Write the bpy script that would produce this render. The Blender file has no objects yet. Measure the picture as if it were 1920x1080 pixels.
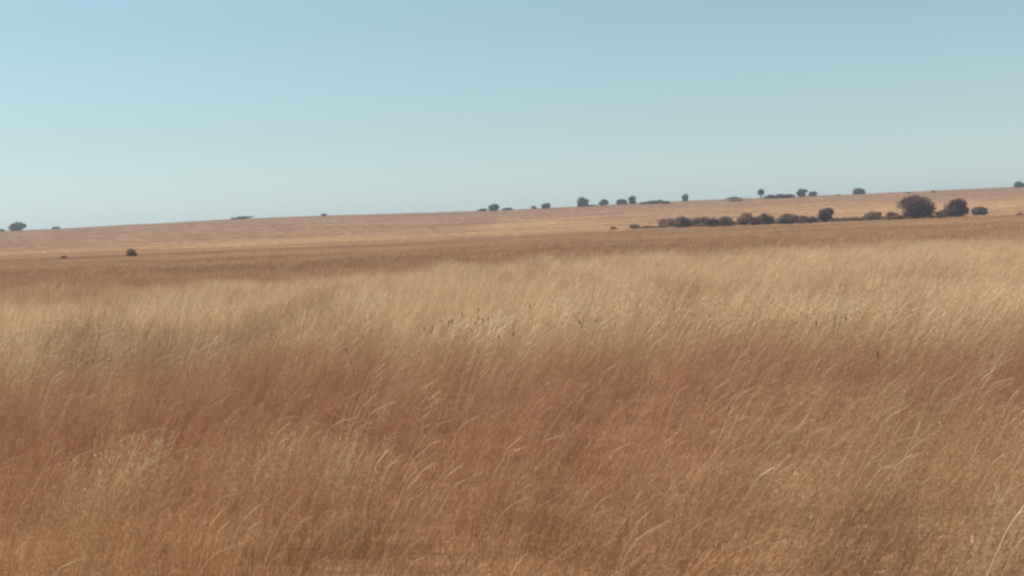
import bpy, math, random
import numpy as np
from mathutils import Vector, Matrix, Euler, noise

sc = bpy.context.scene
R = math.radians
rng = np.random.default_rng(7)
random.seed(7)

# ------------------------------------------------------------------ camera
EYE = 2.6
FPX = 2059.0                     # focal length in pixels of the 1920 wide photo
PITCH, ROLL = 3.39, -2.30
cam = bpy.data.cameras.new('camera')
cam_o = bpy.data.objects.new('camera', cam)
sc.collection.objects.link(cam_o)
cam.sensor_width = 36.0
cam.lens = 36.0 * FPX / 1920.0
cam.clip_start = 0.05
cam.clip_end = 20000
CM = Matrix.Rotation(R(90 - PITCH), 4, 'X') @ Matrix.Rotation(R(ROLL), 4, 'Z')
cam_o.matrix_world = Matrix.Translation((0, 0, EYE)) @ CM
cam.dof.use_dof = True
cam.dof.focus_distance = 30.0
cam.dof.aperture_fstop = 5.6
sc.camera = cam_o

# ------------------------------------------------------------------ sky and sun
SUN_EL, SUN_AZ = 58.0, -76.0      # azimuth measured from the view direction (+Y), negative is left
w = bpy.data.worlds.new('World')
sc.world = w
w.use_nodes = True
wn = w.node_tree
for n in list(wn.nodes):
    wn.nodes.remove(n)
sky = wn.nodes.new('ShaderNodeTexSky')
sky.sky_type = 'NISHITA'
sky.sun_disc = False
sky.sun_elevation = R(SUN_EL)
sky.sun_rotation = R(SUN_AZ)
sky.altitude = 1200
sky.air_density = 2.0
sky.dust_density = 1.0
sky.ozone_density = 0.0
bg = wn.nodes.new('ShaderNodeBackground')
bg.inputs['Strength'].default_value = 0.10
wo = wn.nodes.new('ShaderNodeOutputWorld')
wb = wn.nodes.new('ShaderNodeHueSaturation')      # the phone's muted white balance
wb.inputs['Saturation'].default_value = 0.44
wn.links.new(sky.outputs[0], wb.inputs['Color'])
wt = wn.nodes.new('ShaderNodeMix'); wt.data_type = 'RGBA'; wt.blend_type = 'MULTIPLY'
wt.inputs[0].default_value = 1.0
wt.inputs[7].default_value = (0.550, 0.745, 0.885, 1)
wn.links.new(wb.outputs[0], wt.inputs[6])
wn.links.new(wt.outputs[2], bg.inputs['Color'])
wn.links.new(bg.outputs[0], wo.inputs['Surface'])

sl = bpy.data.lights.new('sun', 'SUN')
sl.energy = 4.4
sl.angle = R(0.5)
sl.color = (1.0, 0.93, 0.83)
so = bpy.data.objects.new('sun', sl)
sc.collection.objects.link(so)
sd = Vector((math.sin(R(SUN_AZ)) * math.cos(R(SUN_EL)), math.cos(R(SUN_AZ)) * math.cos(R(SUN_EL)), math.sin(R(SUN_EL))))
so.rotation_euler = sd.to_track_quat('Z', 'Y').to_euler()
so.location = sd * 100

sc.view_settings.view_transform = 'Standard'
sc.view_settings.look = 'None'
sc.view_settings.exposure = 0.35
sc.view_settings.gamma = 1.0
sc.render.engine = 'CYCLES'
sc.cycles.use_denoising = True
sc.cycles.filter_width = 2.4
sc.cycles.max_bounces = 6
sc.cycles.volume_bounces = 0
sc.cycles.transparent_max_bounces = 8

# ------------------------------------------------------------------ terrain
def sstep(t):
    t = np.clip(t, 0, 1)
    return t * t * (3 - 2 * t)

def terrain(x, y):
    x = np.asarray(x, float); y = np.asarray(y, float)
    crest = 10.6 - 1.2 * np.exp(-((x - 10) / 75.0) ** 2) + 0.25 * np.sin(x / 37.0)
    up = sstep((y - 205) / 400.0)
    crest = crest - 1.6 * sstep((-x - 90) / 140.0)
    z = crest * up
    z = z - 14.0 * sstep((y - 620) / 900.0)
    z = z + 0.10 * np.sin(x / 9.0 + 1.3) * np.sin(y / 13.0) * np.clip(y / 20, 0, 1)
    z = z - 0.45 * np.exp(-((y - 62) / 22.0) ** 2) * sstep((4 - x) / 14.0)
    return z

def tz(x, y):
    return float(terrain(x, y))

def ray(px, py):
    return (CM.to_3x3() @ Vector(((px - 960) / FPX, -(py - 540) / FPX, -1.0))).normalized()

def hit(px, py):
    """where the line of sight through a photo pixel meets the ground"""
    d = ray(px, py)
    t = 3.0
    while t < 700:
        p = Vector((0, 0, EYE)) + d * t
        if p.z <= tz(p.x, p.y):
            return p
        t *= 1.003
    return None

def at_depth(px, y):
    """ground point at depth y that shows at photo column px"""
    py = 400.0
    for _ in range(6):
        d = ray(px, py)
        x = d.x / d.y * y
        z = tz(x, y)
        v = CM.to_3x3().transposed() @ Vector((x, y, z - EYE))
        py = 540 - FPX * v.y / -v.z
    return Vector((x, y, z)), py

# ------------------------------------------------------------------ materials
def new_mat(name):
    m = bpy.data.materials.new(name)
    m.use_nodes = True
    nt = m.node_tree
    for n in list(nt.nodes):
        nt.nodes.remove(n)
    out = nt.nodes.new('ShaderNodeOutputMaterial')
    return m, nt, out

def mth(nt, op, a, b=None, c=None):
    n = nt.nodes.new('ShaderNodeMath'); n.operation = op
    for i, v in enumerate((a, b, c)):
        if v is None: continue
        if isinstance(v, (int, float)): n.inputs[i].default_value = v
        else: nt.links.new(v, n.inputs[i])
    return n.outputs[0]

def mix(nt, f, a, b, mode='MIX'):
    n = nt.nodes.new('ShaderNodeMix'); n.data_type = 'RGBA'; n.blend_type = mode
    if isinstance(f, (int, float)): n.inputs['Factor'].default_value = f
    else: nt.links.new(f, n.inputs['Factor'])
    for s, v in (('A', a), ('B', b)):
        i = [k for k in n.inputs if k.name == s and k.type == 'RGBA'][0]
        if isinstance(v, tuple): i.default_value = (*v, 1)
        else: nt.links.new(v, i)
    return [k for k in n.outputs if k.type == 'RGBA'][0]

def tex_noise(nt, vec, scale, detail=2, rough=0.5, lo=None, hi=None):
    n = nt.nodes.new('ShaderNodeTexNoise')
    n.inputs['Scale'].default_value = scale
    n.inputs['Detail'].default_value = detail
    n.inputs['Roughness'].default_value = rough
    nt.links.new(vec, n.inputs['Vector'])
    o = n.outputs['Fac']
    if lo is not None:
        r = nt.nodes.new('ShaderNodeMapRange')
        r.inputs['From Min'].default_value = lo; r.inputs['From Max'].default_value = hi
        r.interpolation_type = 'SMOOTHSTEP'
        nt.links.new(o, r.inputs['Value'])
        o = r.outputs[0]
    return o

# which grass grows where: red grass by the road, a belt of pale grass, brown veld, tan hillside
RED = (0.370, 0.188, 0.108)
RUST = (0.390, 0.180, 0.078)
OLIVE = (0.480, 0.310, 0.165)
NEAR = (0.430, 0.235, 0.115)
PALE = (0.600, 0.440, 0.272)
PALE2 = (0.480, 0.330, 0.185)
BROWN = (0.440, 0.258, 0.145)
TAN2 = (0.540, 0.340, 0.180)
TAN = (0.500, 0.310, 0.165)
HILLR = (0.385, 0.225, 0.125)
STREAK = (0.300, 0.170, 0.100)
UMBER = (0.270, 0.155, 0.085)  # dark patch tone, also used for shade painted in the grass

grp = bpy.data.node_groups.new('grass_colour', 'ShaderNodeTree')
grp.interface.new_socket('Color', in_out='OUTPUT', socket_type='NodeSocketColor')
go = grp.nodes.new('NodeGroupOutput')
geo = grp.nodes.new('ShaderNodeNewGeometry')
sx = grp.nodes.new('ShaderNodeSeparateXYZ')
grp.links.new(geo.outputs['Position'], sx.inputs[0])
flat = grp.nodes.new('ShaderNodeCombineXYZ')
grp.links.new(sx.outputs[0], flat.inputs[0]); grp.links.new(sx.outputs[1], flat.inputs[1])
FV = flat.outputs[0]
nb = tex_noise(grp, FV, 0.09, 3)
nl = tex_noise(grp, FV, 0.45, 3)
dd = mth(grp, 'MULTIPLY', sx.outputs[1], mth(grp, 'ADD', 0.62, mth(grp, 'ADD', mth(grp, 'MULTIPLY', nb, 0.34), mth(grp, 'MULTIPLY', nl, 0.42))))
lf = grp.nodes.new('ShaderNodeMapRange'); lf.interpolation_type = 'SMOOTHSTEP'
lf.inputs['From Min'].default_value = -3; lf.inputs['From Max'].default_value = -17
lf.inputs['To Min'].default_value = 1.0; lf.inputs['To Max'].default_value = 1.30
grp.links.new(sx.outputs[0], lf.inputs['Value'])
dd = mth(grp, 'MULTIPLY', dd, lf.outputs[0])
dd = mth(grp, 'MAXIMUM', dd, 1.5)
u = mth(grp, 'DIVIDE', mth(grp, 'LOGARITHM', dd, 10), math.log10(640))
rp = grp.nodes.new('ShaderNodeValToRGB')
grp.links.new(u, rp.inputs[0])
def lg(d): return math.log10(d) / math.log10(640)
stops = [(4, NEAR), (7.5, NEAR), (10.5, RED), (14.0, RED), (17.5, PALE2), (21, PALE), (53, PALE), (68, BROWN), (95, BROWN), (140, TAN), (175, TAN), (212, BROWN), (228, TAN2), (330, TAN2), (420, HILLR), (600, HILLR)]
cr = rp.color_ramp
cr.elements[0].position = lg(stops[0][0]); cr.elements[0].color = (*stops[0][1], 1)
cr.elements[1].position = lg(stops[-1][0]); cr.elements[1].color = (*stops[-1][1], 1)
for d, c in stops[1:-1]:
    e = cr.elements.new(lg(d)); e.color = (*c, 1)
col = rp.outputs[0]
p1 = tex_noise(grp, FV, 0.55, 3, 0.6, 0.50, 0.66)
near = mth(grp, 'LESS_THAN', dd, 17.0)
col = mix(grp, mth(grp, 'MULTIPLY', mth(grp, 'MULTIPLY', p1, near), 0.5), col, OLIVE)
v2 = grp.nodes.new('ShaderNodeVectorMath'); v2.operation = 'ADD'; v2.inputs[1].default_value = (31, 17, 0)
grp.links.new(FV, v2.inputs[0])
p2 = tex_noise(grp, v2.outputs[0], 0.7, 3, 0.6, 0.52, 0.68)
col = mix(grp, mth(grp, 'MULTIPLY', mth(grp, 'MULTIPLY', p2, near), 0.5), col, RUST)
# long drifts of redder and paler grass across the far veld
st = grp.nodes.new('ShaderNodeVectorMath'); st.operation = 'MULTIPLY'; st.inputs[1].default_value = (0.012, 0.045, 0)
grp.links.new(FV, st.inputs[0])
p3 = tex_noise(grp, st.outputs[0], 1.0, 5, 0.65, 0.45, 0.60)
far = grp.nodes.new('ShaderNodeMapRange'); far.inputs['From Min'].default_value = 50; far.inputs['From Max'].default_value = 90
grp.links.new(dd, far.inputs['Value'])
col = mix(grp, mth(grp, 'MULTIPLY', mth(grp, 'MULTIPLY', p3, far.outputs[0]), 0.65), col, STREAK)
an = grp.nodes.new('ShaderNodeVectorMath'); an.operation = 'MULTIPLY'; an.inputs[1].default_value = (0.42, 0.17, 0)
grp.links.new(FV, an.inputs[0])
p4 = tex_noise(grp, an.outputs[0], 1.0, 3, 0.6, 0.47, 0.66)
mid = mth(grp, 'MULTIPLY', mth(grp, 'GREATER_THAN', dd, 17.0), 0.6)
col = mix(grp, mth(grp, 'MULTIPLY', p4, mid), col, BROWN)
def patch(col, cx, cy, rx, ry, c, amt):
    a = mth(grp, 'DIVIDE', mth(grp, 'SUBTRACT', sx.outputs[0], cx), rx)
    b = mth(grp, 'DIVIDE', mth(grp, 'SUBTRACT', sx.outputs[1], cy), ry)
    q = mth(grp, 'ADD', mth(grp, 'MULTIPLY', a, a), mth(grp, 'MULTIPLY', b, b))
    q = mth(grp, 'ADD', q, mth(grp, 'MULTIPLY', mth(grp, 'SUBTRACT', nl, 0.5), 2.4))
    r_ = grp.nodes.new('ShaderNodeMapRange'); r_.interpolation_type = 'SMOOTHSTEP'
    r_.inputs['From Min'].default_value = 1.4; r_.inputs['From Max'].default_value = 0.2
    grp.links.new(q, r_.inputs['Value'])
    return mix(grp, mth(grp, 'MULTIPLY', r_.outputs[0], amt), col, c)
# patches that break up the belts: olive grass, darker tones, painted hollow shade
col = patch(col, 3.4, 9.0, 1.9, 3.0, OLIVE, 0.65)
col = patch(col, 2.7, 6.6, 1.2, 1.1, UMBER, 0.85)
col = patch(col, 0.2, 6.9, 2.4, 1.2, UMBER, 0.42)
col = patch(col, -6.6, 20.5, 2.2, 3.0, UMBER, 0.55)  # shaded hollow in the belt, painted as darker brown
col = patch(col, -5.6, 26.0, 1.1, 7.0, UMBER, 0.45)  # streak of shade in the grass, painted in the same brown
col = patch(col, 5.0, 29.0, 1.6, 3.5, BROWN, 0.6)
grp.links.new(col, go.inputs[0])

def grass_mat(name, tint=(1, 1, 1), var=0.28, gloss=0.025, rough=0.5, trans=0.42, bright=1.0):
    m, nt, out = new_mat(name)
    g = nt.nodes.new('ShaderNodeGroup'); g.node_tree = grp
    at = nt.nodes.new('ShaderNodeAttribute'); at.attribute_name = 'tone'
    oi = nt.nodes.new('ShaderNodeObjectInfo')
    k = mth(nt, 'ADD', mth(nt, 'MULTIPLY', at.outputs['Fac'], var * 2), 1 - var)
    k = mth(nt, 'MULTIPLY', k, mth(nt, 'ADD', mth(nt, 'MULTIPLY', oi.outputs['Random'], 0.3), 0.85))
    k = mth(nt, 'MULTIPLY', k, bright)
    hsv = nt.nodes.new('ShaderNodeHueSaturation')
    nt.links.new(k, hsv.inputs['Value'])
    nt.links.new(mix(nt, 1.0, g.outputs[0], tint, 'MULTIPLY'), hsv.inputs['Color'])
    c = hsv.outputs[0]
    d = nt.nodes.new('ShaderNodeBsdfDiffuse'); nt.links.new(c, d.inputs[0])
    t = nt.nodes.new('ShaderNodeBsdfTranslucent'); nt.links.new(c, t.inputs[0])
    ms = nt.nodes.new('ShaderNodeMixShader'); ms.inputs[0].default_value = trans
    nt.links.new(d.outputs[0], ms.inputs[1]); nt.links.new(t.outputs[0], ms.inputs[2])
    gl = nt.nodes.new('ShaderNodeBsdfGlossy'); gl.inputs['Roughness'].default_value = rough
    gl.inputs['Color'].default_value = (1.0, 0.86, 0.70, 1)
    m2 = nt.nodes.new('ShaderNodeMixShader'); m2.inputs[0].default_value = gloss
    nt.links.new(ms.outputs[0], m2.inputs[1]); nt.links.new(gl.outputs[0], m2.inputs[2])
    nt.links.new(m2.outputs[0], out.inputs[0])
    return m

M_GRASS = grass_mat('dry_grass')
M_STRAW = grass_mat('glint_tinted_straw', tint=(1.75, 2.2, 2.6), gloss=0.06, rough=0.45, trans=0.35)  # tint lifted well above the grass to paint sun glints on pale straw

def plain_mat(name, c1, c2, scale=3.0, rough=0.9, trans=0.0):
    m, nt, out = new_mat(name)
    tc = nt.nodes.new('ShaderNodeTexCoord')
    f = tex_noise(nt, tc.outputs['Object'], scale, 4, 0.6, 0.35, 0.65)
    c = mix(nt, f, c1, c2)
    at = nt.nodes.new('ShaderNodeAttribute'); at.attribute_name = 'tone'
    b = nt.nodes.new('ShaderNodeBsdfPrincipled')
    b.inputs['Roughness'].default_value = rough
    b.inputs['Specular IOR Level'].default_value = 0.2
    nt.links.new(c, b.inputs['Base Color'])
    if trans:
        t = nt.nodes.new('ShaderNodeBsdfTranslucent'); nt.links.new(c, t.inputs[0])
        ms = nt.nodes.new('ShaderNodeMixShader'); ms.inputs[0].default_value = trans
        nt.links.new(b.outputs[0], ms.inputs[1]); nt.links.new(t.outputs[0], ms.inputs[2])
        nt.links.new(ms.outputs[0], out.inputs[0])
    else:
        nt.links.new(b.outputs[0], out.inputs[0])
    return m

M_BARK = plain_mat('grey_bark', (0.10, 0.075, 0.06), (0.17, 0.13, 0.10), 4)
M_PURPLE = plain_mat('dark_plum_leaves', (0.110, 0.052, 0.052), (0.150, 0.078, 0.066), 0.8, trans=0.25)
M_TWIG = plain_mat('brown_dry_twigs', (0.220, 0.125, 0.080), (0.300, 0.175, 0.105), 0.9, trans=0.25)
M_OLIVE = plain_mat('dull_olive_leaves', (0.150, 0.110, 0.066), (0.210, 0.140, 0.085), 0.9, trans=0.25)
M_GREEN = plain_mat('dark_green_leaves', (0.065, 0.080, 0.060), (0.095, 0.100, 0.075), 0.9, trans=0.25)
M_RUST = plain_mat('rusty_scrub', (0.170, 0.085, 0.050), (0.22, 0.12, 0.075), 0.9, trans=0.25)
M_SEED = plain_mat('dark_seed_heads', (0.11, 0.07, 0.045), (0.16, 0.10, 0.065), 20)

# ground soil with the same grass litter on top
m, nt, out = new_mat('veld_ground')
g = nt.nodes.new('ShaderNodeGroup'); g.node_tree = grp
gp = nt.nodes.new('ShaderNodeNewGeometry')
soil = tex_noise(nt, gp.outputs['Position'], 2.2, 6, 0.65, 0.35, 0.7)
fine = tex_noise(nt, gp.outputs['Position'], 14.0, 4, 0.7, 0.3, 0.7)
c = mix(nt, mth(nt, 'MULTIPLY', soil, 0.35), g.outputs[0], (0.20, 0.11, 0.07))
c = mix(nt, mth(nt, 'MULTIPLY', fine, 0.35), c, (0.16, 0.10, 0.06))
b = nt.nodes.new('ShaderNodeBsdfDiffuse')
nt.links.new(c, b.inputs[0])
bump = nt.nodes.new('ShaderNodeBump'); bump.inputs['Strength'].default_value = 0.6; bump.inputs['Distance'].default_value = 0.2
nt.links.new(soil, bump.inputs['Height']); nt.links.new(bump.outputs[0], b.inputs['Normal'])
nt.links.new(b.outputs[0], out.inputs[0])
M_GROUND = m

# ------------------------------------------------------------------ mesh helpers
class MB:
    """collects ribbons, leaf faces and tubes, then links them as ONE mesh object"""
    def __init__(self):
        self.v = []; self.f = []; self.t = []
    def ribbon(self, pts, widths, side, tone):
        n0 = len(self.v)
        for p, wd in zip(pts, widths):
            self.v.append(p - side * (wd / 2)); self.v.append(p + side * (wd / 2))
            self.t += [tone, tone]
        for i in range(len(pts) - 1):
            a = n0 + 2 * i
            self.f.append((a, a + 1, a + 3, a + 2))
    def tri(self, a, b, c, tone):
        n0 = len(self.v); self.v += [a, b, c]; self.t += [tone] * 3
        self.f.append((n0, n0 + 1, n0 + 2))
    def quad(self, c, ax, ay, tone):
        n0 = len(self.v)
        self.v += [c - ax - ay, c + ax - ay, c + ax + ay, c - ax + ay]; self.t += [tone] * 4
        self.f.append((n0, n0 + 1, n0 + 2, n0 + 3))
    def tube(self, pts, radii, n=6):
        rings = []
        for i, p in enumerate(pts):
            d = (pts[min(i + 1, len(pts) - 1)] - pts[max(i - 1, 0)]).normalized()
            a = d.orthogonal().normalized(); bb = d.cross(a)
            rings.append(len(self.v))
            for k in range(n):
                q = 2 * math.pi * k / n
                self.v.append(p + (a * math.cos(q) + bb * math.sin(q)) * radii[i]); self.t.append(0.5)
        for i in range(len(pts) - 1):
            for k in range(n):
                self.f.append((rings[i] + k, rings[i] + (k + 1) % n, rings[i + 1] + (k + 1) % n, rings[i + 1] + k))
    def mesh(self, name, mat):
        me = bpy.data.meshes.new(name)
        me.from_pydata([tuple(p) for p in self.v], [], self.f)
        at = me.attributes.new('tone', 'FLOAT', 'POINT')
        at.data.foreach_set('value', self.t)
        me.materials.append(mat)
        return me
    def build(self, name, mat, parent=None):
        o = bpy.data.objects.new(name, self.mesh(name, mat))
        sc.collection.objects.link(o)
        if parent: o.parent = parent
        return o

def tag(o, label, cat, group=None, kind=None):
    o['label'] = label; o['category'] = cat
    if group: o['group'] = group
    if kind: o['kind'] = kind
    return o

# ------------------------------------------------------------------ ground sheet
def axis(lo, hi, n, k):
    t = np.linspace(-1, 1, n)
    s = np.sinh(t * k) / math.sinh(k)
    return np.where(s < 0, -s * lo, s * hi)
gx = axis(-6000, 6000, 170, 5.0)
gy = np.unique(np.concatenate([np.linspace(-6000, -50, 16), np.linspace(-40, 60, 60), np.linspace(62, 700, 150), np.geomspace(720, 9000, 30)]))
X, Y = np.meshgrid(gx, gy)
Z = terrain(X, Y)
vv = np.stack([X.ravel(), Y.ravel(), Z.ravel()], 1)
nx, ny = len(gx), len(gy)
ff = [(j * nx + i, j * nx + i + 1, (j + 1) * nx + i + 1, (j + 1) * nx + i) for j in range(ny - 1) for i in range(nx - 1)]
me = bpy.data.meshes.new('ground'); me.from_pydata(vv.tolist(), [], ff)
me.materials.append(M_GROUND)
me.shade_smooth()
ground = bpy.data.objects.new('ground', me); sc.collection.objects.link(ground)
ground['kind'] = 'structure'
ground['label'] = 'dry savanna ground rising to a low hill on the skyline'

# ------------------------------------------------------------------ grass clumps
U = random.uniform
def stem_path(base, h, lean, az, droop, n=5):
    """a stem that leaves the ground steeply and bows over with the wind"""
    p = base.copy(); pts = [p.copy()]
    for i in range(n):
        t = (i + 1) / n
        a = lean * (0.25 + 0.9 * t) + droop * t * t
        d = Vector((math.sin(a) * math.cos(az), math.sin(a) * math.sin(az), math.cos(a)))
        p = p + d * (h / n)
        pts.append(p.copy())
    return pts

def side_for(d):
    s = d.cross(Vector((U(-1, 1), U(-1, 1), U(-.4, .4)))).normalized()
    return s

def plume_clump(lean, stems=13, leaves=22, h0=0.75, h1=1.15, spread=0.16, plume=20, width=1.0, awn=0.0):
    b = MB()
    for i in range(leaves):
        q = U(0, 6.283); r = spread * math.sqrt(U(0, 1))
        base = Vector((r * math.cos(q), r * math.sin(q), -0.05))
        az = random.gauss(0, 1.1)
        pts = stem_path(base, U(.25, .6), abs(random.gauss(lean * .8, .3)), az, U(.1, .9), 3)
        wd = U(.0025, .005) * width
        b.ribbon(pts, [wd, wd, wd * .8, .0006], side_for(pts[-1] - pts[0]), U(0, .8))
    for i in range(stems):
        q = U(0, 6.283); r = spread * math.sqrt(U(0, 1))
        base = Vector((r * math.cos(q), r * math.sin(q), -0.05))
        az = random.gauss(0, .45)
        pts = stem_path(base, U(h0, h1), max(0, random.gauss(lean, .13)), az, U(.0, .28), 5)
        wd = U(.0016, .0026) * width
        tone = U(.2, .9) if U(0, 1) < .82 else U(1.4, 2.4)      # a few much lighter stems
        s = side_for(pts[-1] - pts[0])
        b.ribbon(pts, [wd, wd, wd, wd * .9, wd * .8, wd * .5], s, tone)
        # loose seed head over the top third of the stem
        for k in range(plume):
            t = U(.58, 1.0) * 5
            j = min(int(t), 4); p = pts[j].lerp(pts[j + 1], t - j)
            d = (pts[j + 1] - pts[j]).normalized()
            o = Vector((U(-1, 1), U(-1, 1), U(-1, 1))).normalized()
            L = U(.025, .07) * (1.25 - (t / 5 - .58))
            e = p + (d * U(.5, 1.2) + o * U(.3, .8)) * L
            ww = side_for(e - p) * U(.0012, .0026) * width
            b.tri(p - ww * .5, p + ww * .5, e, min(tone, 1) + U(-.2, .2))
            if U(0, 1) < .6:
                w2 = side_for(e - p) * U(.002, .0035) * width
                b.tri(e - w2, e + w2, e + (e - p).normalized() * U(.006, .012) * (1 + width), min(tone, 1) + U(-.1, .3))
    return b

def far_clump(lean, n=46, h=0.65, spread=0.8, wd=0.018):
    b = MB()
    for i in range(n):
        q = U(0, 6.283); r = spread * math.sqrt(U(0, 1))
        base = Vector((r * math.cos(q), r * math.sin(q), -0.1))
        pts = stem_path(base, U(.6, 1.15) * h, max(0, random.gauss(lean, .2)), random.gauss(0, .6), U(0, .5), 3)
        w_ = wd * U(.6, 1.4)
        b.ribbon(pts, [w_, w_, w_ * 1.2, w_ * .3], side_for(pts[-1] - pts[0]), U(0, 1))
    return b

def straw_clump(lean, n=3):
    """taller pale stalks that rise from the ground and bend over above the other grass"""
    b = MB()
    for i in range(n):
        base = Vector((U(-.15, .15), U(-.15, .15), -.05))
        az = random.gauss(0, .35); top = random.gauss(lean, .18); H = U(.62, .92); L = U(.12, .32)
        pts = [base.copy()]
        for k in range(4):
            a = .12 + .12 * k
            pts.append(pts[-1] + Vector((math.sin(a) * math.cos(az), math.sin(a) * math.sin(az), math.cos(a))) * (H / 4))
        for k in range(5):
            a = min(.55 + .3 * k, top) + .03 * k
            pts.append(pts[-1] + Vector((math.sin(a) * math.cos(az), math.sin(a) * math.sin(az), math.cos(a))) * (L / 5))
        wd = U(.0022, .0044)
        s = (pts[-1] - pts[-4]).cross(Vector((U(-.4, .4), 1, U(-.6, .4)))).normalized()
        b.ribbon(pts, [wd] * 6 + [wd * 1.2, wd * 1.3, wd, .0006], s, U(.4, 1))
        for k in range(8):
            p = pts[-4].lerp(pts[-1], U(.1, 1)); d = (pts[-1] - pts[-3]).normalized()
            e = p + (d + Vector((U(-.5, .5), U(-.5, .5), U(-.5, .5)))) * U(.015, .035)
            ww = side_for(e - p) * U(.0006, .0013)
            b.tri(p - ww, p + ww, e, U(.4, 1))
    return b

def library(name, builders, mat):
    c = bpy.data.collections.new(name)
    for i, b in enumerate(builders):
        o = bpy.data.objects.new('%s_%02d' % (name, i), b.mesh(name, mat))
        c.objects.link(o)
    return c

L_NEAR = library('red_grass_tuft', [plume_clump(.25 + .13 * i, stems=12, leaves=18, plume=22, width=1.0) for i in range(7)], M_GRASS)
L_MID = library('pale_grass_tuft', [plume_clump(.15 + .1 * i, stems=15, leaves=24, h0=.6, h1=.95, plume=9, width=2.0, spread=.25) for i in range(6)], M_GRASS)
L_FAR = library('far_grass_tuft', [far_clump(.15 + .12 * i) for i in range(5)], M_GRASS)
L_STRAW = library('straw_tuft', [straw_clump(1.12 - .06 * i, 2 + i % 2) for i in range(6)], M_STRAW)

def scatter(y0, y1, dens, xk=0.56, xo=3.0):
    n = int(dens * ((y1 - y0) * (xk * (y0 + y1) + 2 * xo)))
    y = rng.uniform(y0, y1, n * 2); x = rng.uniform(-1, 1, n * 2) * (xk * y1 + xo)
    k = np.abs(x) < xk * y + xo
    x, y = x[k], y[k]
    if len(x) > n: x, y = x[:n], y[:n]
    return x, y

def fnoise(x, y, s, o=0.0):
    return np.array([noise.noise(Vector((a * s + o, b_ * s - o, o))) for a, b_ in zip(x, y)])

def grass_field(name, lib, x, y, scale, lean_bias, label, cat='grass', zs=1.0, dz=0.0, jitter=.45):
    n = len(x)
    z = terrain(x, y) + dz
    me = bpy.data.meshes.new(name)
    me.vertices.add(n)
    me.vertices.foreach_set('co', np.stack([x, y, z], 1).astype(np.float32).ravel())
    rot = np.zeros((n, 3), np.float32); rot[:, 2] = rng.normal(0, jitter, n)
    rot[:, 0] = rng.normal(0, .06, n); rot[:, 1] = rng.normal(0, .08, n)
    a = me.attributes.new('rot', 'FLOAT_VECTOR', 'POINT'); a.data.foreach_set('vector', rot.ravel())
    s = np.stack([scale, scale, scale * zs], 1).astype(np.float32)
    a = me.attributes.new('siz', 'FLOAT_VECTOR', 'POINT'); a.data.foreach_set('vector', s.ravel())
    m_ = len(lib.objects)
    idx = np.clip(np.round(lean_bias * (m_ - 1) + rng.normal(0, .9, n)), 0, m_ - 1).astype(np.int32)
    a = me.attributes.new('pick', 'INT', 'POINT'); a.data.foreach_set('value', idx)
    o = bpy.data.objects.new(name, me); sc.collection.objects.link(o)
    gn = bpy.data.node_groups.new(name + '_scatter', 'GeometryNodeTree')
    gn.interface.new_socket('Geometry', in_out='INPUT', socket_type='NodeSocketGeometry')
    gn.interface.new_socket('Geometry', in_out='OUTPUT', socket_type='NodeSocketGeometry')
    i_ = gn.nodes.new('NodeGroupInput'); o_ = gn.nodes.new('NodeGroupOutput')
    iop = gn.nodes.new('GeometryNodeInstanceOnPoints')
    ci = gn.nodes.new('GeometryNodeCollectionInfo')
    ci.inputs['Collection'].default_value = lib
    ci.inputs['Separate Children'].default_value = True
    ci.inputs['Reset Children'].default_value = True
    def named(nm, ty):
        q = gn.nodes.new('GeometryNodeInputNamedAttribute'); q.data_type = ty; q.inputs['Name'].default_value = nm
        return [k for k in q.outputs if k.enabled][0]
    gn.links.new(i_.outputs[0], iop.inputs['Points'])
    gn.links.new(ci.outputs[0], iop.inputs['Instance'])
    iop.inputs['Pick Instance'].default_value = True
    gn.links.new(named('pick', 'INT'), iop.inputs['Instance Index'])
    gn.links.new(named('rot', 'FLOAT_VECTOR'), iop.inputs['Rotation'])
    gn.links.new(named('siz', 'FLOAT_VECTOR'), iop.inputs['Scale'])
    gn.links.new(iop.outputs[0], o_.inputs[0])
    md = o.modifiers.new('scatter', 'NODES'); md.node_group = gn
    tag(o, label, cat, kind='stuff')
    return o

def left_of(x):
    return 1 + .3 * sstep((-x - 3) / 14)

def lean_of(x, y):
    return np.clip(.38 + .75 * x / (0.47 * y + 1.0) * .6 + .35 * fnoise(x, y, .35, 3.1), 0, 1)

# red seeding grass nearest the camera
x, y = scatter(2.6, 18.5, 13)
keep = rng.uniform(0, 1, len(x)) > sstep((y * left_of(x) - 14.5 - 4 * fnoise(x, y, .22, 5)) / 4) * .9
x, y = x[keep], y[keep]
grass_field('red_grass', L_NEAR, x, y, 1 + .28 * fnoise(x, y, .6, 9) + rng.normal(0, .08, len(x)), lean_of(x, y),
            'fine reddish brown seeding grass blown to the right across the foreground')
# pale belt
x, y = scatter(14, 62, 6)
keep = rng.uniform(0, 1, len(x)) < sstep((y * left_of(x) - 14.0 - 4 * fnoise(x, y, .22, 5)) / 4) + .1
x, y = x[keep], y[keep]
grass_field('pale_grass', L_MID, x, y, 1.02 + .3 * fnoise(x, y, .28, 2) + .5 * fnoise(x * .42, y * .17, 1.0, 7) + rng.normal(0, .1, len(x)), lean_of(x, y),
            'belt of pale straw coloured grass behind the reddish foreground grass')
# brown veld up to the row of bushes
x, y = scatter(52, 215, 2.0)
grass_field('brown_grass', L_FAR, x, y, (1.0 + .35 * fnoise(x, y, .12, 4) + rng.normal(0, .1, len(x))) * (1 - .55 * sstep((y - 70) / 110)), np.full(len(x), .5),
            'flat brown grassland between the pale belt and the bushes')
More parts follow.
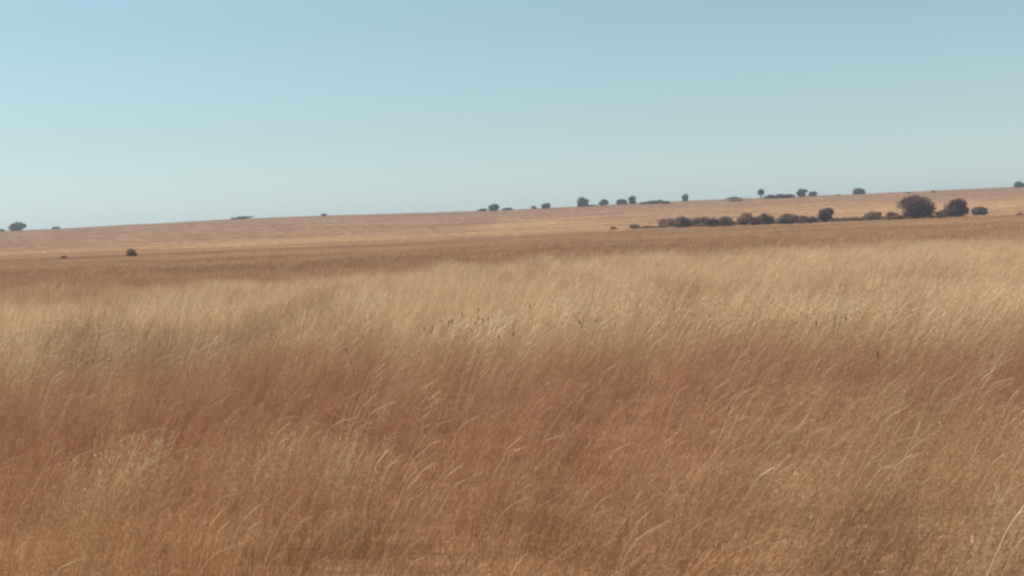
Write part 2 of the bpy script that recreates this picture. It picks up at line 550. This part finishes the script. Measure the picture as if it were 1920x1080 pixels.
# hillside
x, y = scatter(215, 600, .42)
grass_field('hillside_grass', L_FAR, x, y, 1.25 + .4 * fnoise(x, y, .05, 6) + rng.normal(0, .12, len(x)), np.full(len(x), .5),
            'tan and reddish grass on the low hill rising to the skyline', zs=.3)
# single pale straws, sun glints painted into their colour
x, y = scatter(3, 20, 8.0)
keep = fnoise(x, y, .8, 12) + rng.uniform(-.5, .5, len(x)) > -.05
x, y = x[keep], y[keep]
grass_field('straw_blades', L_STRAW, x, y, 1 + rng.normal(0, .15, len(x)), np.clip(lean_of(x, y) + .1, 0, 1),
            'scattered pale straws with painted-in glints, bent over the reddish grass', dz=0, jitter=.35)

# ------------------------------------------------------------------ trees and bushes
def crown_mesh(wd, dp, z0, z1, blobs, leaves, leaf, seed, skew=0.0, rag=0.18, flat=False):
    """leaf-sized faces spread through overlapping clumps"""
    rr = random.Random(seed); b = MB()
    cl = []
    hh = z1 - z0
    for i in range(blobs):
        q = rr.uniform(0, 6.283); r = math.sqrt(rr.uniform(0, 1)) * .72
        t = rr.uniform(0, 1)
        k = (1 - .55 * abs(2 * t - 1) ** 2.2) if not flat else 1
        cx = math.cos(q) * r * wd / 2 * k + skew * (t - .3) * wd * .2
        cy = math.sin(q) * r * dp / 2 * k
        cz = z0 + hh * (.16 + .66 * t) - .12 * hh * (r ** 2)
        s = rr.uniform(.17, .30)
        cl.append((Vector((cx, cy, cz)), Vector((wd * s, dp * s, hh * s * .95))))
    for i in range(leaves):
        c, s = cl[rr.randrange(blobs)]
        d = Vector((rr.gauss(0, 1), rr.gauss(0, 1), rr.gauss(0, 1))).normalized() * (rr.uniform(0, 1) ** .45) * rr.uniform(1 - rag, 1 + rag)
        p = c + Vector((d.x * s.x, d.y * s.y, d.z * s.z))
        if p.z < z0 * .9: p.z = z0 + rr.uniform(0, .1)
        a = Vector((rr.uniform(-1, 1), rr.uniform(-1, 1), rr.uniform(-1, 1))).normalized()
        bb = a.orthogonal().normalized()
        L = leaf * rr.uniform(.5, 1.4)
        b.quad(p, a * L * .5, bb * L * .32, rr.random())
    # a few sprays standing out of the outline
    for i in range(blobs):
        c, s = cl[rr.randrange(blobs)]
        d = Vector((rr.gauss(0, 1), rr.gauss(0, 1), abs(rr.gauss(.4, .8)))).normalized()
        p = c + Vector((d.x * s.x, d.y * s.y, d.z * s.z)) * .9
        e = p + d * hh * rr.uniform(.03, .09)
        sd_ = d.orthogonal().normalized()
        b.ribbon([p, p.lerp(e, .5), e], [leaf * .07, leaf * .06, leaf * .02], sd_, .5)
        for k in range(4):
            q = p.lerp(e, rr.uniform(.3, 1)) + Vector((rr.uniform(-1, 1), rr.uniform(-1, 1), rr.uniform(-1, 1))) * leaf * .5
            a = Vector((rr.uniform(-1, 1), rr.uniform(-1, 1), rr.uniform(-1, 1))).normalized()
            b.quad(q, a * leaf * .35, a.orthogonal().normalized() * leaf * .22, .5)
    # bring the finished crown to its measured width and height
    A = np.array([tuple(p) for p in b.v])
    lo, hi = np.percentile(A, 1.5, axis=0), np.percentile(A, 98.5, axis=0)
    c0 = (lo + hi) / 2
    kx, kz = wd / (hi[0] - lo[0]), (z1 - z0) / (hi[2] - lo[2])
    def fit(p):
        return Vector(((p.x - c0[0]) * kx, p.y - c0[1], z0 + (p.z - lo[2]) * kz))
    b.v = [fit(p) for p in b.v]
    if not flat:                      # a rounded, slightly boxy envelope with a ragged edge
        zm, hz = (z0 + z1) / 2, (z1 - z0) / 2
        for i in range(0, len(b.v)):
            p = b.v[i]
            e = (abs(p.x / (wd / 2)) ** 2.3 + abs(p.y / (dp / 2)) ** 2.3 + abs((p.z - zm) / hz * (1 if p.z > zm else .55)) ** 2.3) ** (1 / 2.3)
            lim = .95 + .42 * noise.noise(p * (6.5 / wd) + Vector((seed, 0, 0)))
            if e > lim:
                q = lim + (e - lim) * .4
                b.v[i] = Vector((p.x * q / e, p.y * q / e, zm + (p.z - zm) * q / e))
    cl = [(fit(c), s) for c, s in cl]
    return b, cl

def limbs(b, base, top, r0, cl, seed, n):
    rr = random.Random(seed)
    mid = base.lerp(top, .55) + Vector((rr.uniform(-.1, .1), rr.uniform(-.1, .1), 0))
    b.tube([base + Vector((0, 0, -.15)), mid, top], [r0 * 1.25, r0, r0 * .6], 7)
    for c, s in rr.sample(cl, min(n, len(cl))):
        st = base.lerp(top, rr.uniform(.45, .95))
        m2 = st.lerp(c, .5) + Vector((0, 0, rr.uniform(0, .15)))
        b.tube([st, m2, c], [r0 * .5, r0 * .32, r0 * .12], 5)

PX = lambda y: y / FPX
def tree(name, cat, label, px, py, wpx, hpx, mat, depth=None, group=None, trunk=.25, blobs=14, leaves=1400, skew=0, trunk_w=.035, sink=0.0, flat=False, leafpx=2.2):
    """px, py: photo pixel at the foot; wpx, hpx its size there"""
    if depth is None:
        p = hit(px, py)
    else:
        p, _ = at_depth(px, depth)
    s = p.y / FPX
    W, H = wpx * s * (1.06 if depth is None else .95), hpx * s * (1 if depth is None else .86) + (.30 if depth is None else 0)
    root = bpy.data.objects.new(name, None)
    sc.collection.objects.link(root)
    root.location = (p.x, p.y, tz(p.x, p.y) - sink)
    root.empty_display_size = .5
    tag(root, label, cat, group)
    seed = int(px * 7 + 13)
    cb, cl = crown_mesh(W, W * .9, H * (trunk if trunk > .3 else .02), H, blobs, leaves, leafpx * s * 1.0, seed, skew, flat=flat)
    cb.build('crown' if trunk > .1 else 'foliage', mat, root)
    tb = MB()
    if trunk > .1:
        limbs(tb, Vector((0, 0, 0)), Vector((0, 0, H * .6)), max(.05, W * trunk_w), cl, seed + 1, 9)
        tb.build('trunk', M_BARK, root)
    else:
        rr = random.Random(seed)
        for c, s_ in cl[:10]:
            bs = Vector((rr.uniform(-.12, .12) * W, rr.uniform(-.12, .12) * W, -.1))
            tb.tube([bs, bs.lerp(c, .5) + Vector((0, 0, .05)), c], [max(.02, W * .012), max(.015, W * .009), .008], 5)
        tb.build('stems', M_BARK, root)
    return root

G_ROW = 'bushes in the row across the right side of the plain'
G_SKY = 'small trees along the skyline'
# the row on the plain, foot pixel given
tree('round_tree', 'tree', 'largest dark plum rounded tree in the row, leaning out to the left', 1720, 411, 58, 41, M_PURPLE, trunk=.12, blobs=34, leaves=7000, skew=-.9, leafpx=1.9, group=G_ROW)
tree('round_tree', 'tree', 'second largest tree of the row, brownish crown just right of the largest', 1795, 408, 40, 32, M_PURPLE, trunk=.10, blobs=22, leaves=3800, leafpx=1.9, skew=.3, group=G_ROW)
tree('bush', 'bush', 'squat olive bush standing apart at the right end of the row', 1837, 404.5, 25, 14, M_OLIVE, trunk=.04, blobs=12, leaves=1500, group=G_ROW)
tree('bush', 'bush', 'dark rounded plum bush standing alone near the middle of the row', 1549, 417, 29, 24, M_PURPLE, trunk=.05, blobs=16, leaves=2600, group=G_ROW)
tree('bush', 'bush', 'low twiggy bush filling the gap between the two largest trees', 1766, 409, 24, 13, M_OLIVE, trunk=.04, blobs=9, leaves=800, group=G_ROW)
row = [
    (1252, 427, 32, 17, M_TWIG, 'leftmost tall brown bush of the row, with thin twigs on top'),
    (1283, 427, 28, 17, M_OLIVE, 'olive brown bush touching the leftmost tall bush of the row'),
    (1318, 426, 32, 18, M_TWIG, 'brown domed bush after the first gap in the row from the left'),
    (1338, 426, 20, 13, M_PURPLE, 'small dark bush between a brown domed bush and an olive topped bush'),
    (1360, 425, 24, 16, M_OLIVE, 'olive topped bush just left of the second gap in the row'),
    (1398, 423, 26, 20, M_TWIG, 'tall ragged brown bush just right of the second gap in the row'),
    (1420, 423, 22, 15, M_PURPLE, 'dark low bush between the tall ragged bush and a rounded one'),
    (1437, 422, 24, 17, M_OLIVE, 'rounded dull bush at the right end of a touching trio'),
    (1476, 421, 30, 18, M_OLIVE, 'domed olive bush left of the lone dark plum bush'),
    (1502, 420, 22, 13, M_TWIG, 'medium brown bush directly right of the domed olive bush'),
    (1522, 419, 16, 10, M_TWIG, 'small brown bush left beside the lone dark plum bush'),
    (1637, 414, 24, 13, M_TWIG, 'small peaked brown bush between the lone dark bush and largest tree'),
    (1673, 412.5, 20, 11, M_TWIG, 'little brown bush just left of the largest tree'),
]
for px, py, wp, hp, mt, lb in row:
    tree('bush', 'bush', lb, px, py, wp * 1.15, hp * U(.88, 1.12), mt, group=G_ROW, trunk=.04, blobs=11, leaves=1300)
tree('bush', 'bush', 'tiny brown shrub at the thin left tail of the row', 1190, 430, 20, 7, M_TWIG, group=G_ROW, trunk=.04, blobs=7, leaves=420)
tree('bush', 'bush', 'tiny faint shrub at the far left tip of the row', 1151, 431, 12, 4, M_TWIG, group=G_ROW, trunk=.04, blobs=5, leaves=200)
tree('bush', 'bush', 'lone small dark bush on the open plain at left', 247, 483, 19, 12, M_TWIG, trunk=.04, blobs=12, leaves=1500)
tree('bush', 'bush', 'tiny flat shrub left of the lone bush on the plain', 119, 487, 11, 2.5, M_RUST, trunk=.04, blobs=6, leaves=350, flat=True)
tree('bush', 'bush', 'tiny lone tuft of shrub near the right edge beyond the row', 1912, 404, 12, 3, M_TWIG, trunk=.04, blobs=5, leaves=200, flat=True)
# knee-high scrub joining the bushes
ORD = ['first', 'second', 'third', 'fourth', 'fifth', 'sixth', 'seventh', 'eighth', 'ninth', 'tenth', 'eleventh', 'twelfth', 'thirteenth', 'fourteenth', 'fifteenth',
       'sixteenth', 'seventeenth', 'eighteenth', 'nineteenth', 'twentieth', 'twenty-first', 'twenty-second', 'twenty-third', 'twenty-fourth', 'twenty-fifth',
       'twenty-sixth', 'twenty-seventh', 'twenty-eighth', 'twenty-ninth', 'thirtieth', 'thirty-first', 'thirty-second', 'thirty-third']
for a, b_, where in ((1200, 1245, 'in the thin left tail of the row'), (1296, 1306, 'in the first gap of the row'), (1376, 1388, 'in the second gap of the row'),
                     (1450, 1462, 'left of the domed olive bush'), (1528, 1540, 'touching the left of the lone dark plum bush'),
                     (1562, 1700, 'between lone plum bush and largest tree'), (1745, 1775, 'between the two largest trees')):
    xx = a; nth = 0
    while xx < b_:
        py = 429.5 - (xx - 1200) * .0352
        tree('low_scrub', 'scrub', 'knee-high brown scrub %s, %s from left' % (where, ORD[nth]), xx, py, U(12, 20), U(3.5, 6.5) * (.45 if xx < 1240 else 1), M_TWIG if U(0, 1) < .6 else M_RUST,
             group='low scrub between the bushes of the row', trunk=.03, blobs=6, leaves=240, flat=True)
        xx += U(8, 12); nth += 1

D = 535
def sk(px, wp, hp, label, mt=M_GREEN, cat='tree', depth=D, name=None, **k):
    tr = k.pop('trunk', .11 if cat == 'tree' else .04)
    tree(name or ('small_tree' if cat == 'tree' else 'bush'), cat, label, px, 0, wp, hp, mt, depth=depth, group=k.pop('group', G_SKY), trunk=tr,
         blobs=k.pop('blobs', 10), leaves=k.pop('leaves', 900), leafpx=1.7, **k)
sk(33, 33, 19, 'round dark tree alone on the skyline at the far left', blobs=16, leaves=2200)
sk(3, 12, 6, 'low bush cut by the left edge of the view', cat='bush')
sk(105, 16, 6, 'tiny bush on the skyline right of the round tree at far left', cat='bush', leaves=400)
sk(452, 36, 6.5, 'long flat-topped dark thicket on the left skyline', cat='thicket', name='flat_thicket', flat=True, leaves=1300)
sk(607, 11, 6, 'tiny dot of a bush on the bare skyline between thicket and trees', cat='bush', leaves=350)
sk(926, 20, 15, 'first rounded tree left of centre, low bushes at both sides', leaves=1100)
sk(904, 18, 6, 'flat low bush touching the left of the first rounded tree', cat='bush', leaves=400, flat=True)
sk(951, 20, 6, 'flat low bush touching the right of the first rounded tree', cat='bush', leaves=400, flat=True)
sk(1001, 11, 8, 'tiny pale shrub left of the second small tree', M_OLIVE, cat='bush', leaves=350)
sk(1024, 18, 12, 'second small tree of the skyline, right of a tiny shrub')
sk(1093, 22, 20, 'dense squarish tree, tallest of the central skyline', blobs=14, leaves=1700)
sk(1132, 19, 14, 'broad low tree just right of the dense squarish one')
sk(1166, 22, 13, 'wide low tree touching a taller rounded neighbour')
sk(1186, 15, 18, 'taller rounded tree right of the wide low one')
sk(1285, 13, 17, 'upright narrow tree alone on the skyline above the left bushes')
sk(1376, 24, 6, 'flat grey bush on the skyline above a rusty patch', cat='bush', flat=True, leaves=500)
sk(1427, 13, 20, 'lollipop shaped tree with a visible trunk', trunk=.4, leaves=900, trunk_w=.09)
sk(1504, 20, 17, 'dark domed tree at the right end of the skyline hedge', blobs=13, leaves=1500)
sk(1524, 18, 11, 'lower bush attached to the right of the dark domed tree', cat='bush')
sk(1611, 23, 14, 'umbrella shaped tree alone on the right skyline', blobs=12, leaves=1500)
sk(1911, 20, 13, 'rounded tree at the right edge of the skyline', blobs=12, leaves=1200)
sk(1571, 9, 3, 'speck of a shrub between hedge and umbrella tree', cat='bush', leaves=150)
sk(1705, 9, 4, 'speck of a shrub above the largest tree', cat='bush', leaves=150, depth=500)
sk(1750, 8, 5, 'speck of a shrub up right of the largest tree', cat='bush', leaves=150, depth=500)
sk(1105, 30, 4, 'strip of scrub right of the dense squarish tree', cat='bush', flat=True, leaves=350)
G_H = 'bushes of the skyline hedge'
sk(1443, 22, 9, 'left bush of the skyline hedge beside the lollipop tree', M_PURPLE, 'bush', 505, group=G_H)
sk(1462, 24, 10, 'middle bush of the skyline hedge', M_PURPLE, 'bush', 505, group=G_H)
sk(1480, 22, 9, 'right bush of the skyline hedge beside the dark domed tree', M_PURPLE, 'bush', 505, group=G_H)
G_R = 'rusty bushes below the central skyline'
sk(1210, 20, 6, 'leftmost rusty plum bush under the taller skyline tree', M_PURPLE, 'bush', 510, group=G_R, flat=True)
sk(1227, 24, 8, 'largest rusty plum bush below the central skyline', M_PURPLE, 'bush', 500, group=G_R)
sk(1238, 14, 7, 'grey bush peeking above the rusty plum bushes', M_GREEN, 'bush', 530)
sk(1247, 18, 7, 'rightmost rusty plum bush below the central skyline', M_PURPLE, 'bush', 490, group=G_R)
sk(1379, 26, 4, 'thin rust red bush lying below the skyline', M_RUST, 'bush', 480, flat=True, group=G_R)

# ------------------------------------------------------------------ pale tussocks in the foreground
M_TUS = plain_mat('pale_tussock_straw', (0.56, 0.40, 0.23), (0.64, 0.48, 0.29), 3, trans=.45)
for px, py, sc_, lb in ((175, 905, 1.08, 'largest bushy pale tussock in the red grass at lower left'),
                        (445, 852, .92, 'pale tussock with upright stems right of the largest one at lower left'),
                        (628, 842, .88, 'pale feathery tussock left of the middle of the foreground'),
                        (1893, 960, .85, 'greyish pale tussock in the dark hollow at the lower right edge')):
    d = ray(px, py); t = (EYE - .85) / -d.z
    b = plume_clump(.28, stems=85, leaves=90, h0=.65, h1=1.2, spread=.34, plume=34, width=1.7)
    o = b.build('grass_tussock', M_TUS)
    o.location = (d.x * t, d.y * t, tz(d.x * t, d.y * t)); o.scale = (sc_,) * 3
    tag(o, lb, 'tussock', 'pale tussocks in the foreground')

# ------------------------------------------------------------------ dark dry weeds in the pale belt
wd = None
spots = [(881, 590), (886, 586), (903, 596), (815, 612), (828, 606), (848, 616), (905, 618), (950, 616), (1002, 582), (1265, 552), (1272, 556), (1088, 604),
         (1070, 600), (1552, 600), (1600, 596), (1648, 660), (640, 640), (672, 652), (1112, 610), (800, 620), (892, 592), (874, 584), (820, 602), (836, 612), (856, 604), (910, 608), (1096, 598), (1560, 594), (1545, 598), (935, 630), (1008, 640)]
for i, (px, py) in enumerate(sorted(spots)):
    d = ray(px, py); t = (EYE - .9) / -d.z
    x_, y_ = d.x * t, d.y * t
    root = bpy.data.objects.new('dry_weed', None); sc.collection.objects.link(root)
    root.location = (x_, y_, tz(x_, y_)); root.rotation_euler = (0, U(0, .2), U(0, 6.28))
    tag(root, 'thin dry weed with dark head in the pale grass, %s from the left' % ORD[i], 'weed', 'dry weeds in the pale grass')
    if i == 0:
        b = MB(); hb = MB()
        pts = stem_path(Vector((0, 0, -.05)), .86, .12, 0, .1, 4)
        b.tube(pts, [.004, .004, .003, .003, .002], 4)
        d_ = (pts[-1] - pts[-2]).normalized()
        hp = [pts[-1] + d_ * (k * .016 - .02) + Vector((U(-1, 1), U(-1, 1), 0)) * .005 for k in range(6)]
        hb.tube(hp, [.003, .012, .010, .013, .008, .002], 5)
        me_s = b.mesh('stem', M_SEED); me_h = hb.mesh('seed_head', M_SEED)
    root.scale = (1, 1, U(.85, 1.12))
    for nm, mm in (('stem', me_s), ('seed_head', me_h)):
        o = bpy.data.objects.new(nm, mm); sc.collection.objects.link(o); o.parent = root

# ------------------------------------------------------------------ haze
def haze(density):
    x0, x1, y0, y1, z0, z1 = -6100, 6100, -6100, 9100, -6.0, 16.0
    v = [(a, b_, c_) for a in (x0, x1) for b_ in (y0, y1) for c_ in (z0, z1)]
    f = [(0, 1, 3, 2), (4, 6, 7, 5), (0, 4, 5, 1), (2, 3, 7, 6), (0, 2, 6, 4), (1, 5, 7, 3)]
    me = bpy.data.meshes.new('haze'); me.from_pydata(v, [], f)
    m, nt, out = new_mat('haze_air')
    pv = nt.nodes.new('ShaderNodeVolumePrincipled')
    pv.inputs['Color'].default_value = (0.86, 0.92, 1.0, 1)
    pv.inputs['Density'].default_value = density
    pv.inputs['Anisotropy'].default_value = 0.2
    nt.links.new(pv.outputs[0], out.inputs['Volume'])
    me.materials.append(m)
    o = bpy.data.objects.new('haze', me); sc.collection.objects.link(o)
    o['kind'] = 'stuff'; o['label'] = 'thin pale haze over the plain'; o['category'] = 'haze'
haze(0.0004)
